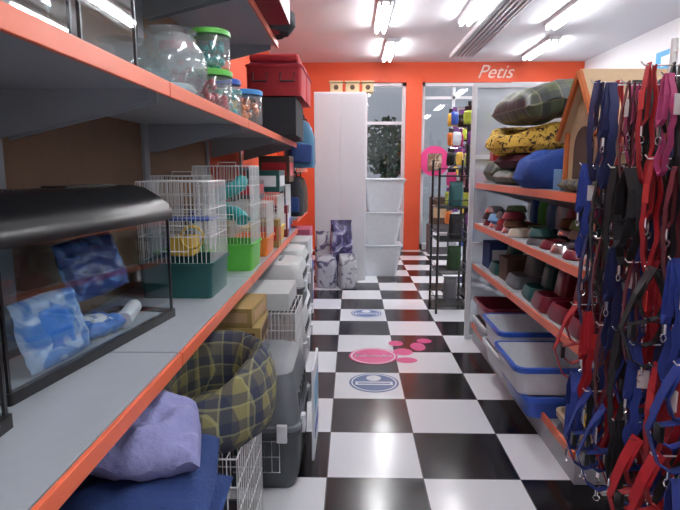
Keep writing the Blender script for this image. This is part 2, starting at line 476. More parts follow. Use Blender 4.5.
jar("small clear jar with blue lid and coloured contents", (-.62, 3.25, ZU+.001), .10, .2, P("skyblue", (.05, .25, .6), .35), ORP)
jar("small clear jar with teal lid on upper shelf", (-.66, 3.01, ZU+.001), .07, .17, TEAL, YEL)

# ---------------------------------------------------------------- cages
def wirebox(b, x0, x1, y0, y1, z0, z1, sp=.022, r=.0014, hs=.09, top=True):
    def rod(p, q, rr_=r): tube(b, [p, q], rr_, 4)
    nx = max(2, int((x1-x0)/sp)); ny = max(2, int((y1-y0)/sp))
    for i in range(nx+1):
        x = x0+(x1-x0)*i/nx
        for y in (y0, y1): rod((x, y, z0), (x, y, z1))
        if top: rod((x, y0, z1), (x, y1, z1))
    for j in range(ny+1):
        y = y0+(y1-y0)*j/ny
        for x in (x0, x1): rod((x, y, z0), (x, y, z1))
    nz = max(1, int((z1-z0)/hs))
    for k in range(nz+1):
        z = z0+(z1-z0)*k/nz
        tube(b, [(x0, y0, z), (x1, y0, z), (x1, y1, z), (x0, y1, z)], r*1.5, 4, closed=True)
    return b
def tub(w, d, h, r=.03, flare=.02, t=.006, lip=.008):
    b = NB()
    loft(b, [rr(w-flare*2, d-flare*2, r, 0), rr(w-lip*2, d-lip*2, r, h-.012), rr(w, d, r+.004, h-.012), rr(w, d, r+.004, h),
             rr(w-lip*2-t*2, d-lip*2-t*2, r, h), rr(w-flare*2-t*2, d-flare*2-t*2, r*.8, t)])
    return b
def cage(lab, loc, W, D, H, bh, bm_, extra=None, rz=0.):
    e = thing("wire_cage", lab, "animal cage", loc, rz)
    part("base_tray", tub(W, D, bh, .02, .015), bm_, e, smooth=True)
    part("wire_top", wirebox(NB(), -W/2+.012, W/2-.012, -D/2+.012, D/2-.012, bh-.004, H, .019), WIREW, e)
    b = NB(); tube(b, [(-.05, 0, H), (-.05, 0, H+.02), (.05, 0, H+.02), (.05, 0, H)], .003, 6); part("handle", b, WIREW, e)
    b = NB(); tube(b, [(-.06, -D/2+.008, bh+.05), (.06, -D/2+.008, bh+.05), (.06, -D/2+.008, bh+.16), (-.06, -D/2+.008, bh+.16)], .003, 4, closed=True)
    part("cage_door", b, WIREW, e)
    if extra == "slide":
        b = NB(); tube(b, [(0+.09*cos(a*.6), -.05+.05*sin(a*.6), bh+.12+.02*a) for a in range(0, 12)], .038, 10)
        part("play_tube", b, TEAL, e, smooth=True)
        bx("platform", (W*.8, D*.4, .008), (0, D*.2, bh+.12), TEAL, e)
    if extra == "platform":
        bx("platform", (W*.8, D*.45, .008), (0, D*.15, bh+(H-bh)*.5), BLUE, e)
        bx("nest_box", (.11, .12, .09), (-.02, .05, bh+.05), YEL, e, .01)
        b = NB(); tube(b, [(.05+.05*cos(t_*.5236), -D*.2, bh+.1+.05*sin(t_*.5236)) for t_ in range(12)], .006, 5, closed=True)
        part("exercise_wheel", b, YEL, e)
    return e
cage("white wire hamster cage with dark teal tray on grey shelf", (-.755, 2.46, ZL+.001), .33, .34, .50, .155, DTEAL, "platform")
cage("white wire cage with green tray behind hamster cage", (-.86, 2.79, ZL+.001), .28, .22, .52, .14, GREEN)
cage("tall white wire cage with green tray and turquoise tube", (-.70, 3.10, ZL+.001), .33, .32, .57, .15, GREEN, "slide")
cage("small white wire cage with orange tray", (-.66, 3.62, ZL+.001), .26, .34, .34, .12, ORP)
cage("white wire cage with yellow tray stacked on shelf", (-.69, 4.25, ZL+.001), .30, .42, .36, .12, YEL)
cage("white wire cage with blue tray near shelf end", (-.70, 4.85, ZL+.001), .3, .4, .42, .12, BLUE)

# ---------------------------------------------------------------- goods in front of the left shelves
def crate(lab, x0, x1, y0, y1, z0, z1, tray=None, sp=.03):
    e = thing("wire_crate", lab, "wire crate", ((x0+x1)/2, (y0+y1)/2, z0))
    w = x1-x0; d = y1-y0
    part("wire_body", wirebox(NB(), -w/2, w/2, -d/2, d/2, .004, z1-z0, sp, .0024, .085), WIREW, e)
    if tray: part("tray", tub(w-.01, d-.01, .06, .015, .01), tray, e, smooth=True)
    return e
crate("white wire crate under a tartan pet bed", -.72, -.365, 1.62, 2.08, 0, .49, DGREY)
crate("white wire crate under navy cushions", -.76, -.50, 1.02, 1.5, 0, .40, DGREY)
def petbed(lab, loc, rx, ry, h, m, m2, rz=0., dip=.06, name="pet_bed", dipa=.5, th=1.):
    e = thing(name, lab, "pet bed", loc, rz)
    rings = []; N = 56
    for i in range(N):
        a = 2*pi*i/N
        hh = h-dip*max(0, cos(a+dipa))**2
        ring = []
        for z, o_ in ((0, -.02), (.03, .01), (hh*.3, .026), (hh*.55, .024), (hh*.8, .015), (hh*.95, -.006), (hh, -.03*th), (hh*.97, -.055*th), (hh*.8, -.085*th), (hh*.5, -.09*th), (.05, -.08*th), (.01, -.08*th)):
            wv = noise.noise(Vector((cos(a)*3, sin(a)*3, z*14)))*.018+noise.noise(Vector((cos(a)*8, sin(a)*8, z*20)))*.006
            ring.append(Vector(((rx+o_+wv)*cos(a), (ry+o_+wv)*sin(a), z+wv*.4*(z > .04))))
        rings.append(ring)
    b = NB(); loft(b, rings, closed=True)
    part("padded_rim", b, m, e, smooth=True)
    b = NB(); loft(b, [ci(rx-.05, .01, 32, ry-.05), ci(rx-.07, .05, 32, ry-.07), ci(rx-.10, .075, 32, ry-.1), ci(.05, .08, 32, .05)])
    part("cushion", b, m2, e, smooth=True)
    return e
petbed("olive and blue tartan oval pet bed on wire crate", (-.495, 1.85, .495), .20, .245, .285, TARTAN, TARTAN, 0, dip=.11, dipa=1.75, th=.8)
e = thing("navy_cushion", "large navy blue pet cushion under a lilac pillow", "cushion", (-.57, 1.27, .47))
part("cover", pillow(NB(), .44, .60, .12, 16, 5, 3, .015), NAVY, e, smooth=True)
e = thing("navy_cushion", "navy blue pet cushion stacked on a second cushion", "cushion", (-.545, 1.31, .587)); e.rotation_euler = (0, 0, .15)
part("cover", pillow(NB(), .38, .50, .10, 20, 5, 8, .02, fq=3), NAVY, e, smooth=True)
e = thing("lilac_pillow", "crumpled lilac fabric pillow leaning on navy cushions", "pillow", (-.555, 1.37, .70)); e.rotation_euler = (radians(5), radians(7), .3)
part("cover", pillow(NB(), .30, .33, .13, 26, 3, 5, .035, fq=2.4), LILAC, e, smooth=True)
def carrier(lab, loc, W, D, H, mt, mb, rz=0.):
    e = thing("pet_carrier", lab, "pet carrier", loc, rz)
    part("lower_shell", loft(NB(), [rr(W-.06, D-.06, .04, 0), rr(W-.02, D-.02, .05, H*.1), rr(W-.01, D-.01, .05, H*.46), rr(W+.012, D+.012, .05, H*.47), rr(W+.012, D+.012, .05, H*.5)]), mb, e, smooth=True)
    u = part("upper_shell", loft(NB(), [rr(W+.008, D+.008, .05, H*.505), rr(W+.008, D+.008, .05, H*.54), rr(W-.01, D-.01, .05, H*.55), rr(W-.03, D-.03, .06, H*.8), rr(W-.07, D-.07, .07, H*.95), rr(W-.15, D-.15, .07, H*.985)]), mt, e, smooth=True)
    for k in range(5): bx("vent_slot", (.012, D*.06, H*.12), (W/2-.012, -D*.28+k*D*.13, H*.7), CGREY2, u, 0)
    b = NB(); tube(b, [(0, -D*.2, H*.97), (0, -D*.18, H*.995), (0, D*.18, H*.995), (0, D*.2, H*.97)], .010, 8); part("carry_handle", b, mb, e, smooth=True)
    for sx in (-1, 1):
        for sy in (-.3, .3): bx("clip", (.02, .045, .08), (sx*(W/2+.008), sy*D, H*.5), WHITE, e, .003)
    for sx in (-.3, .3): bx("clip", (.045, .02, .08), (sx*W, -D/2-.008, H*.5), WHITE, e, .003)
    b = NB()
    for k in range(7): tube(b, [(-W*.27+k*W*.09, -D/2-.012, H*.18), (-W*.27+k*W*.09, -D/2-.012, H*.44)], .003, 5)
    for k in range(3): tube(b, [(-W*.28, -D/2-.012, H*.18+k*H*.13), (W*.28, -D/2-.012, H*.18+k*H*.13)], .003, 5)
    part("door_grille", b, CHROME, e)
    return e
carrier("dark grey plastic pet carrier with white clips on floor", (-.41, 2.50, 0), .37, .55, .55, CGREY, CGREY2)
def carton(name, lab, s, loc, m, rz=0., stripe=None, cat="box"):
    e = thing(name, lab, cat, loc, rz)
    bx("box_body", s, (0, 0, s[2]/2), m, e, .003)
    if stripe:
        bx("label_panel", (s[0]*.8, .002, s[2]*.5), (0, -s[1]/2-.0012, s[2]*.5), stripe, e, 0)
        bx("label_panel", (.002, s[1]*.8, s[2]*.5), (s[0]/2+.0012, 0, s[2]*.5), stripe, e, 0)
    return e
carton("flat_carton", "flat mustard cardboard box stacked on grey carrier", (.28, .34, .10), (-.57, 2.62, .575), YELB, .05, BRN)
carton("flat_carton", "flat mustard cardboard box topping a small stack", (.24, .32, .09), (-.57, 2.62, .677), YELB, -.06, TAN)
e = thing("printed_card_sheet", "white product card with blue print leaning on carrier", "packaging", (-.185, 2.66, .0), 0)
bx("card", (.012, .34, .46), (0, 0, .23), WHITE, e, .002)
bx("printed_panel", (.002, .25, .16), (.0075, 0, .30), P("lightbluep", (.2, .45, .65), .5), e, 0)
bx("printed_panel", (.002, .25, .06), (.0075, 0, .12), BLUE, e, 0)
carton("white_box", "white cardboard box beneath a wire crate", (.34, .5, .19), (-.49, 3.22, 0), CWHITE)
crate("white wire crate with orange tray on a white box", -.66, -.32, 3.0, 3.46, .195, .60, ORP, .022)
carton("black_tray_box", "shallow cream plastic box on top of wire crate", (.27, .4, .10), (-.49, 3.22, .61), CWHITE)
carrier("cream plastic pet carrier on floor beside shelving", (-.50, 3.86, 0), .38, .52, .42, CWHITE, CWHITE)
carrier("pale grey pet carrier stacked on a cream carrier", (-.50, 3.86, .435), .35, .48, .345, CWHITE, CGREY)
carrier("white plastic carrier with grey base on floor", (-.53, 4.5, 0), .36, .5, .42, WHITE, CGREY)
carrier("cream pet carrier stacked beneath the shelf edge", (-.53, 4.5, .435), .34, .46, .345, CWHITE, CWHITE)
carton("storage_box", "dark plastic storage box on floor near shelving end", (.34, .5, .46), (-.56, 5.15, 0), DGREY)
carton("storage_box", "white storage box stacked on dark box", (.32, .46, .3), (-.56, 5.15, .461), CWHITE)
carton("storage_box", "blue and white product box on floor", (.32, .5, .42), (-.58, 5.75, 0), BLUE, 0, WHITE)
carton("storage_box", "pink product box stacked near shelving end", (.3, .4, .38), (-.58, 5.75, .421), P("rosebox", (.4, .08, .15), .5), 0, WHITE)
for k, (x, y, z, w_, d_, h_, m, st, l) in enumerate((
    (-.94, 3.45, ZL, .12, .22, .30, BLUE, WHITE, "blue and white boxed pet product behind cages"),
    (-.94, 3.85, ZL, .14, .22, .34, BURG, YELB, "red and yellow boxed pet product behind cages"),
    (-.60, 3.93, ZL, .16, .12, .20, YELB, REDP, "small yellow box between wire cages"),
    (-.60, 4.55, ZL, .14, .12, .26, BURG, WHITE, "dark red product box between wire cages"),
    (-.95, 4.3, ZL, .12, .3, .42, LEAF, WHITE, "green product box at the shelf back"),
    (-.66, 4.27, ZL+.385, .24, .34, .16, DTEAL, WHITE, "dark teal product box on top of wire cage"),
    (-.66, 4.86, ZL+.445, .26, .34, .22, BRN, REDP, "brown product box on top of wire cage"),
    (-.70, 3.62, ZL+.365, .2, .28, .12, DGREY, REDP, "dark product box on top of small cage"))):
    carton("product_box", l, (w_, d_, h_), (x, y, z+.002), m, 0, st)

# --------- far-left upper stock
carton("black_case", "black soft travel case on upper shelf", (.38, .5, .27), (-.60, 4.35, ZU+.002), BLACKF)
for k, lab in enumerate(("red fabric storage crate on black case", "red fabric storage crate farther along shelf")):
    e = thing("red_fabric_crate", lab, "storage crate", (-.57, 4.33+k*.5, ZU+.285 if k == 0 else ZU+.30))
    part("crate_body", tub(.42, .44, .22, .03, .01, .01), RED, e, smooth=True)
    for q in (-.1, .1):
        b = NB(); tube(b, [(q-.05, -.225, .16), (q-.05, -.24, .10), (q+.05, -.24, .10), (q+.05, -.225, .16)], .007, 6)
        part("handle", b, BLACKF, e)
    bx("folded_cloth", (.38, .40, .08), (0, 0, .20), BURG, e, .02)
    bx("folded_cloth", (.36, .38, .06), (0, 0, .27), RED, e, .02)
carton("black_case", "black soft travel case under red crate", (.36, .42, .29), (-.62, 4.84, ZU+.002), BLACKF)
def backpack(lab, loc, m, m2, rz=0., s=1.):
    e = thing("carrier_bag", lab, "bag", loc, rz)
    part("bag_body", loft(NB(), [rr(.26*s, .34*s, .05, 0), rr(.28*s, .36*s, .07, .05*s), rr(.27*s, .35*s, .08, .3*s), rr(.20*s, .26*s, .08, .42*s), rr(.1*s, .14*s, .04, .45*s)]), m, e, smooth=True)
    part("pocket", loft(NB(), [rr(.2*s, .05*s, .02, .05*s, cy=-.19*s), rr(.21*s, .06*s, .02, .2*s, cy=-.19*s), rr(.17*s, .04*s, .02, .22*s, cy=-.185*s)]), m2, e, smooth=True)
    b = NB(); tube(b, [(-.06*s, 0, .43*s), (-.05*s, 0, .5*s), (.05*s, 0, .5*s), (.06*s, 0, .43*s)], .01*s, 6); part("strap", b, BLACKF, e)
    return e
TB = P("steel_blue_fabric", (.04, .13, .22), .8)
backpack("blue fabric carrier bag with dark strap on shelf", (-.52, 5.45, 1.422), TB, NAVY, .2)
backpack("grey-blue fabric carrier bag on shelf", (-.53, 5.9, 1.422), P("slate_fabric", (.12, .16, .22), .9), BLACKF, .1)
backpack("black carrier bag on lower shelf end", (-.60, 5.5, .952), BLACKF, NAVY, 0, .85)
backpack("brown carrier bag on lower shelf end", (-.60, 5.95, .952), BRN, RED, 0, .85)
carton("dark_basket_box", "dark brown box on the top shelf front", (.35, .4, .22), (-.56, 2.75, ZT+.002), BRN)
carton("dark_basket_box", "dark red box on the top shelf front", (.35, .5, .25), (-.56, 3.3, ZT+.002), BURG)
petbed("dark woven pet basket on top shelf", (-.60, 3.78, ZT+.002), .2, .2, .2, BLACKF, RED)

# white cabinet with boxes
e = thing("tall_cabinet", "tall plain white cabinet standing beside food bags", "cabinet", (-.15, 7.15, 0))
bx("carcass", (.64, .46, 2.34), (0, 0, 1.17), WPAINT, e, .004)
for s in (-1, 1): bx("door", (.315, .02, 2.30), (s*.159, -.241, 1.17), WPAINT, e, .002)
for k, (x, m, s_) in enumerate(((-.2, CREAMW, .15), (.0, CREAMW, .17), (.19, CREAMW, .14))):
    e = thing("wooden_nest_box", "small pale wooden nest box on top of white cabinet", "nest box", (x, 7.06, 2.341), group="nest boxes on the cabinet")
    bx("house", (s_, .16, .12), (0, 0, .06), m, e, .01)
    bx("box_roof", (s_+.02, .19, .015), (0, 0, .128), m, e, .003)
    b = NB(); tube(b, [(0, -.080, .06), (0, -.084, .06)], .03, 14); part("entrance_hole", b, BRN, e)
def foodbag(lab, loc, w, d, h, m, m2=None, rz=0., name="pet_food_bag", cat="pet food bag"):
    e = thing(name, lab, cat, loc, rz)
    rings = []
    for z, sw, sd in ((0, .86, .8), (.05, .98, 1), (.2, 1.03, 1.05), (.45, 1.0, 1.08), (.65, 1.02, .95), (.8, .97, .7), (.9, .93, .35), (.94, .92, .12), (1, .98, .08)):
        rg = rr(w*sw, d*sd, .05, h*z, 5)
        for p in rg:
            q = noise.noise(Vector((p.x*14+w*50, p.y*14, p.z*9)))*.05*w
            p.x += q; p.y += q*.8
        rings.append(rg)
    part("sack", loft(NB(), rings), m, e, smooth=True)
    if m2: bx("printed_panel", (w*.6, .004, h*.3), (0, -d/2-.004, h*.38), m2, e, 0)
    return e
PR1 = BLOTCH("printed_sack", (.55, .57, .62), (.10, .09, .19), 7, .54, .35)
PR2 = BLOTCH("printed_sack_dark", (.03, .025, .09), (.14, .12, .30), 7, .5, .3, (.50, .52, .62))
PR3 = BLOTCH("printed_sack_silver", (.50, .51, .55), (.20, .19, .24), 10, .56, .3)
foodbag("white and navy pet food bag against white cabinet", (-.32, 6.76, 0), .26, .16, .66, PR1, None, 0)
foodbag("dark navy patterned pet food bag against cabinet", (-.13, 6.66, 0), .27, .18, .80, PR2, None, .1)
foodbag("silver printed pet food bag in front of taller bags", (-.05, 6.44, 0), .22, .14, .42, PR3, None, .2)
foodbag("pale printed pet food bag beside other bags", (-.30, 6.5, 0), .24, .14, .40, PR1, None, -.1)

# stacked white bins
LIDM = P("bin_lid_plastic", (.46, .48, .52), .4)
BINM = P("bin_plastic", (.68, .70, .74), .4)
e0 = thing("plastic_bin", "white plastic storage bin with lid, stacked", "storage bin", (.38, 7.35, 0), group="stack of white bins")
part("bin_body", tub(.56, .44, .40, .05, .07), BINM, e0, smooth=True)
for z_ in (.431, .862):
    dup(e0, (.38+(.03 if z_ > .5 else 0), 7.35, z_), label="white plastic bin with closed lid in a stack")
for z_ in (.401, .832, 1.263):
    e = thing("bin_lid", "pale lid closing a white plastic storage bin", "lid", (.38+(.03 if z_ > 1 else 0), 7.35, z_))
    part("lid_panel", loft(NB(), [rr(.56, .44, .05, 0), rr(.58, .46, .05, .004), rr(.58, .46, .05, .018), rr(.52, .40, .05, .028)]), LIDM, e, smooth=True)

# ---------------------------------------------------------------- right shelf goods
def tray(lab, loc, w, d, h, body, rim, rz=0., name="litter_tray"):
    e = thing(name, lab, "litter tray", loc, rz, "litter trays on the base shelf")
    part("tray_body", tub(w, d, h, .05, .03, .005, .006), body, e, smooth=True)
    part("rim", loft(NB(), [rr(w+.012, d+.012, .055, h-.022), rr(w+.016, d+.016, .055, h+.004), rr(w-.02, d-.02, .045, h+.006), rr(w-.012, d-.012, .045, h-.012)], closed=True), rim, e, smooth=True)
    return e
BB = P("bright_blue_plastic", (.03, .10, .50), .3)
zB = .122
tray("white litter tray at bottom of a stack", (1.12, 3.45, zB), .44, .46, .14, WHITE, WHITE)
tray("white litter tray with blue rim on a stack", (1.12, 3.44, zB+.147), .46, .46, .16, WHITE, BB)
tray("blue litter tray under a blue rimmed tray", (1.12, 2.92, zB), .46, .46, .12, BB, BB)
tray("white litter tray with blue rim stacked on blue tray", (1.08, 2.92, zB+.127), .48, .46, .15, WHITE, BB)
tray("beige litter tray on the base shelf", (1.17, 2.48, zB), .30, .30, .1, P("beigep", (.55, .42, .30), .4), P("beigep", (.55, .42, .30)))
tray("pale grey litter tray at the shelf end", (1.17, 4.05, zB), .42, .44, .14, LGREY, WHITE)
tray("burgundy litter tray stacked at the shelf end", (1.17, 4.05, zB+.147), .42, .42, .14, BURG, BURG)
def bowl0(mat_):
    e = thing("pet_bowl", "round pet food bowl on shelf", "pet bowl", (0, 0, 0), group="pet bowls on the shelves")
    part("bowl_shell", lathe([(.001, .0), (.095, .0), (.10, .006), (.078, .055), (.07, .06), (.064, .056), (.055, .018), (.001, .014)], 24), mat_, e, smooth=True)
    return e
b0 = bowl0(CHROME)
b0.location = (1.11, 2.42, zB+.012)
b0["label"] = "steel pet bowl resting in a beige tray"
def bowl(x, y, z, m, lab, s=1.):
    c_ = dup(b0, (x, y, z), R.random()*3, label=lab, mats={"bowl_shell": m}); c_.scale = (s, s, s); return c_
cream = P("cream_ceramic", (.55, .5, .42), .3); ltg = P("light_green_plastic", (.20, .36, .16), .4); skyb = P("sky_blue_plastic", (.12, .28, .5), .35); brnp = P("brown_glazed", (.15, .075, .04), .3)
bowl(1.2, 2.56, zB+.012, CHROME, "steel pet bowl resting in a beige tray")
bowl(1.11, 2.43, zB+.075, YEL, "yellow pet bowl stacked on steel bowl", .9)
cols = [(CHROME, "steel"), (REDP, "red"), (cream, "cream"), (brnp, "brown"), (DGREY, "grey"), (ltg, "light green"), (BURG, "burgundy"), (DTEAL, "dark teal"), (CHROME, "steel"), (BLACK, "black"), (BURG, "burgundy"), (skyb, "sky blue")]
i = 0
packcols = [(skyb, "sky blue"), (REDP, "red"), (YEL, "yellow"), (GREEN, "green"), (WHITE, "white"), (PINK, "pink"), (BLUE, "blue")]
for yi, y in enumerate((2.42, 2.60, 2.78, 2.96, 3.14, 3.50, 3.68, 3.86, 4.04, 4.22)):
    for x in (1.08, 1.25):
        n = R.choice((1, 1, 2, 3))
        for k in range(n):
            s_ = (.78, .82, .74)[i % 3]
            m, nm = cols[(i*5+k*3) % len(cols)]
            bowl(x+R.uniform(-.01, .01), y, .982+k*.061*s_, m, f"{nm} round pet bowl on middle shelf", s_)
        i += 1
    m, nm = packcols[yi*3 % 7]
    foodbag(f"{nm} packet standing behind bowls on middle shelf", (1.40, y, .982), .06, .13, .22, m, None, 0, "treat_packet", "packet")
def feeder(lab, loc, m, rz=0., s=1.):
    e = thing("plastic_feeder", lab, "pet feeder", loc, rz, "plastic feeders on the lower shelf")
    part("feeder_dish", loft(NB(), [rr(.16*s, .17*s, .03, 0), rr(.18*s, .19*s, .04, .02*s), rr(.15*s, .16*s, .04, .07*s), rr(.13*s, .14*s, .035, .07*s), rr(.10*s, .12*s, .03, .025*s)]), m, e, smooth=True)
    part("feeder_hopper", loft(NB(), [rr(.09*s, .12*s, .03, .07*s, cx=.05*s), rr(.08*s, .11*s, .03, .17*s, cx=.06*s), rr(.05*s, .08*s, .02, .18*s, cx=.06*s)]), m, e, smooth=True)
    return e
for (x, y, m, lab, s_) in ((1.10, 2.44, BURG, "burgundy plastic pet feeder", 1.15), (1.11, 2.68, BURG, "burgundy plastic pet feeder", 1.2), (1.10, 2.93, BURG, "burgundy plastic pet feeder", 1.2), (1.11, 3.17, DTEAL, "dark teal pet feeder", 1.1),
                       (1.12, 3.52, CGREY, "grey plastic pet feeder", 1.15), (1.12, 3.98, DTEAL, "dark teal pet feeder", 1.15),
                       (1.34, 2.5, BLUE, "blue plastic pet feeder", 1.1), (1.34, 2.76, BURG, "burgundy feeder behind others", 1.1), (1.34, 3.02, CGREY, "grey pet feeder", 1.1)):
    feeder(lab+" on lower shelf", (x, y, .652), m, R.uniform(-.08, .08), s_)
carton("slipper_box", "brown cardboard box on lower shelf", (.2, .2, .16), (1.14, 3.75, .652), BRN)
carton("slipper_box", "blue cardboard box on lower shelf end", (.2, .22, .2), (1.14, 4.24, .652), NAVY, 0, WHITE)
# top shelf textiles
zt = 1.302
petbed("blue plush pet bed with plaid lining on top shelf", (1.16, 3.12, zt), .21, .30, .22, P("blue_plush", (.02, .06, .27), .95, bump=.4), TARTAN, dip=.07, dipa=pi)
e = thing("folded_bed", "dark tartan folded pet bed on top shelf", "pet bed", (1.2, 3.76, zt+.052)); part("cover", pillow(NB(), .42, .56, .10, 12, 6, 2, .004), TART2, e, smooth=True)
e = thing("folded_bed", "maroon folded pet bed on top shelf", "pet bed", (1.2, 3.76, zt+.155)); part("cover", pillow(NB(), .40, .54, .10, 12, 6, 2, .004), P("maroon_plush", (.10, .02, .035), .9), e, smooth=True)
petbed("leopard print plush pet bed on folded beds", (1.17, 3.74, zt+.205), .24, .28, .19, LEOP, LEOP, dip=.08, dipa=pi-.5)
e = thing("tartan_cushion", "green tartan cushion wrapped in clear plastic", "cushion", (1.20, 3.66, zt+.515)); e.rotation_euler = (0, radians(-12), 0.1)
part("cover", pillow(NB(), .44, .66, .22, 20, 4, 4, .03), TART2, e, smooth=True)
e = thing("folded_bed", "dark green folded pet bed at shelf end", "pet bed", (1.2, 4.22, zt+.082)); part("cover", pillow(NB(), .38, .32, .16, 12, 6, 9, .01), TART2, e, smooth=True)
for k, (y, m, st, l) in enumerate(((2.765, skyb, WHITE, "sky blue packaged toy box on top shelf"), (4.24, REDP, YEL, "red and yellow toy box at top shelf end"))):
    carton("toy_box", l, (.1, .08, .1 if k == 0 else .16), (1.06 if k == 0 else 1.1, y, zt+(.001 if k == 0 else .165)), m, .1, st)
# pet house
e = thing("pet_house", "beige felt pet house with orange roof trim on shelf", "pet house", (1.20, 2.53, zt+.001), 0)
W_, D_, H1, H2 = .36, .36, .27, .50
b = NB()
def gable(x): return [Vector((x, -W_/2, 0)), Vector((x, W_/2, 0)), Vector((x, W_/2, H1)), Vector((x, 0, H2)), Vector((x, -W_/2, H1))]
loft(b, [gable(-D_/2+.02), gable(D_/2)])
part("walls", b, BEIGE, e)
for s in (-1, 1):
    b = NB()
    loft(b, [[Vector((x, s*(W_/2+.035), H1-.045)), Vector((x, 0, H2+.012)), Vector((x, 0, H2+.035)), Vector((x, s*(W_/2+.04), H1-.015))] for x in (-D_/2-.02, D_/2+.02)])
    part("roof_panel", b, BEIGE, e)
b = NB()
for s in (-1, 1): tube(b, [(-D_/2-.022, s*(W_/2+.035), H1-.03), (-D_/2-.022, 0, H2+.022)], .015, 6)
part("trim_piping", b, P("rust_piping", (.45, .12, .03), .7), e)
for s in (-1, 1):
    b = NB(); tube(b, [(-D_/2+.01, s*W_/2, .01), (-D_/2+.01, s*W_/2, H1)], .012, 6); part("corner_piping", b, MC["rust_piping"], e)
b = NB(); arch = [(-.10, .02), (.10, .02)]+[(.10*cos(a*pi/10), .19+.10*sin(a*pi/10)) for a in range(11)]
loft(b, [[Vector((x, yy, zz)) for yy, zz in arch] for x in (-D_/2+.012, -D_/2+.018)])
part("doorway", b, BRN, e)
b = NB(); pillow(b, .1, .3, .05, 8, 4, 1, .003); part("floor_cushion", b, TARTAN, e, (-D_/2+.0, 0, .03), smooth=True)

# ---------------------------------------------------------------- leash display
YD0, YD1 = 1.22, 2.27; XD = 1.24
e = thing("leash_display", "white wire grid display with hooks for leashes", "display rack", (XD, (YD0+YD1)/2, 0))
b = NB()
for k in range(21):
    y = -.5+k*.05; tube(b, [(0, y, .05), (0, y, 1.85)], .0025, 4)
for k in range(19):
    z = .05+k*.1; tube(b, [(0, -.5, z), (0, .5, z)], .0025, 4)
part("grid_panel", b, WIREW, e)
for y in (-.5, .5):
    b = NB(); tube(b, [(.0, y, .02), (.0, y, 1.9)], .014, 8); part("frame_post", b, WIREW, e)
    bx("foot", (.30, .04, .02), (0, y, .01), WIREW, e, 0)
tiers = [1.70, 1.42, 1.12, .84, .56]
hooks = []
for ti, z in enumerate(tiers):
    for k in range(8):
        y = YD0+.10+k*.122+(.05 if ti % 2 else 0)
        if y > YD1-.0: continue
        zz_ = z+R.uniform(-.03, .03)
        hooks.append((y, zz_, ti))
        b = NB(); yl = y-(YD0+YD1)/2
        tube(b, [(0, yl, zz_), (-.33, yl, zz_), (-.34, yl, zz_+.012)], .0025, 5)
        part("hook", b, CHROME if (k+ti) % 2 else WIREW, e)
cam_tag = P("tag_card_white", (.7, .7, .7), .5); redtag = P("tag_card_red", (.55, .03, .03), .5)
tag(bx("display_pole", (.045, .045, CZ-.02), (1.33, 2.14, (CZ-.02)/2), P("cream_pole", (.50, .42, .32), .5), bevel=.004), "cream square pole rising beside the leash display", "pole")

def leash(L, m, lab, cm=CHROME, w=.02, tm=None, kind=0):
    e = thing("dog_leash", lab, "leash", (0, 0, 0), group="leashes on the display")
    b = NB(); n = 14
    if kind == 0:
        p = [(-.02*sin(t*pi/n)-.002, .004*sin(t*1.7), .006-L*t/n) for t in range(n+1)]
        p += [(-.002+.014*math.sin(a*pi/4), .0, -L-.012*sin(a*pi/4)) for a in (1, 2, 3)]
        p += [(.016+.008*sin(t*pi/n), .01*sin(t*1.1), -L+(L)*t/n) for t in range(n+1)]
        ribbon(b, p, w, .0035)
        ribbon(b, [(.0, .012, .006), (-.01, .016, -L*.2), (-.012, .02, -L*.45), (.0, .024, -L*.52), (.012, .02, -L*.45), (.012, .016, -L*.2), (.002, .012, .004)], w*.9, .003)
    else:
        for q, (a, o_) in enumerate(((L*.5, -.012), (L*.8, .02), (L, .0))):
            wd = .04+.02*q
            ribbon(b, [(.0, o_, .006), (-wd*.6, o_, -a*.25), (-wd, o_+.01, -a*.6), (-wd*.5, o_+.014, -a*.93), (0, o_+.01, -a), (wd*.5, o_, -a*.93), (wd, o_-.01, -a*.6), (wd*.6, o_, -a*.25), (.0, o_, .004)], w, .004)
        ribbon(b, [(-.05, -.0, -L*.55), (0, -.01, -L*.5), (.05, 0, -L*.55)], w, .004)
    part("strap", b, m, e)
    b = NB(); zz = -L*.52 if kind == 0 else -L
    tube(b, [(0, .024, zz), (0, .024, zz-.03)], .006, 8)
    tube(b, [(.012*cos(a*pi/4), .024, zz-.042+.012*sin(a*pi/4)) for a in range(8)], .0028, 5, closed=True)
    part("clip", b, cm, e)
    if tm:
        b = NB(); abox(b, (-.026, -.014, -L*.3), (.002, .034, .06)); part("price_tag", b, tm, e)
    if kind == 1:
        b = NB(); abox(b, (-.05, 0, -L*.62), (.016, .034, .05)); part("buckle", b, BLACK, e, bevel=.003)
    return e
LR = P("red_nylon", (.38, .010, .018), .6); LB = P("royal_blue_nylon", (.02, .045, .26), .6); LK = P("black_nylon", (.012, .012, .015), .6)
LN = P("navy_nylon", (.014, .02, .09), .6); LM = P("maroon_leather", (.11, .010, .02), .45); LP = P("pink_nylon", (.40, .05, .16), .6); LBR = P("brown_leather", (.09, .035, .018), .5)
protos = [leash(.36, LR, "red nylon dog leash hanging from hook", tm=redtag, w=.024), leash(.36, LB, "blue nylon dog leash hanging from hook", tm=cam_tag, w=.024),
          leash(.40, LK, "black nylon dog leash hanging from hook", w=.028), leash(.34, LM, "maroon leather dog leash hanging from hook", w=.02),
          leash(.33, LR, "red dog harness with black buckle on hook", kind=1, w=.026), leash(.33, LB, "blue dog harness with black buckle on hook", kind=1, tm=cam_tag, w=.026),
          leash(.36, LN, "navy nylon dog leash hanging from hook", w=.032), leash(.32, LK, "black dog harness on hook", kind=1, tm=redtag, w=.028),
          leash(.28, LP, "pink nylon dog leash hanging from hook", tm=cam_tag), leash(.36, LBR, "brown leather dog leash on hook", w=.018)]
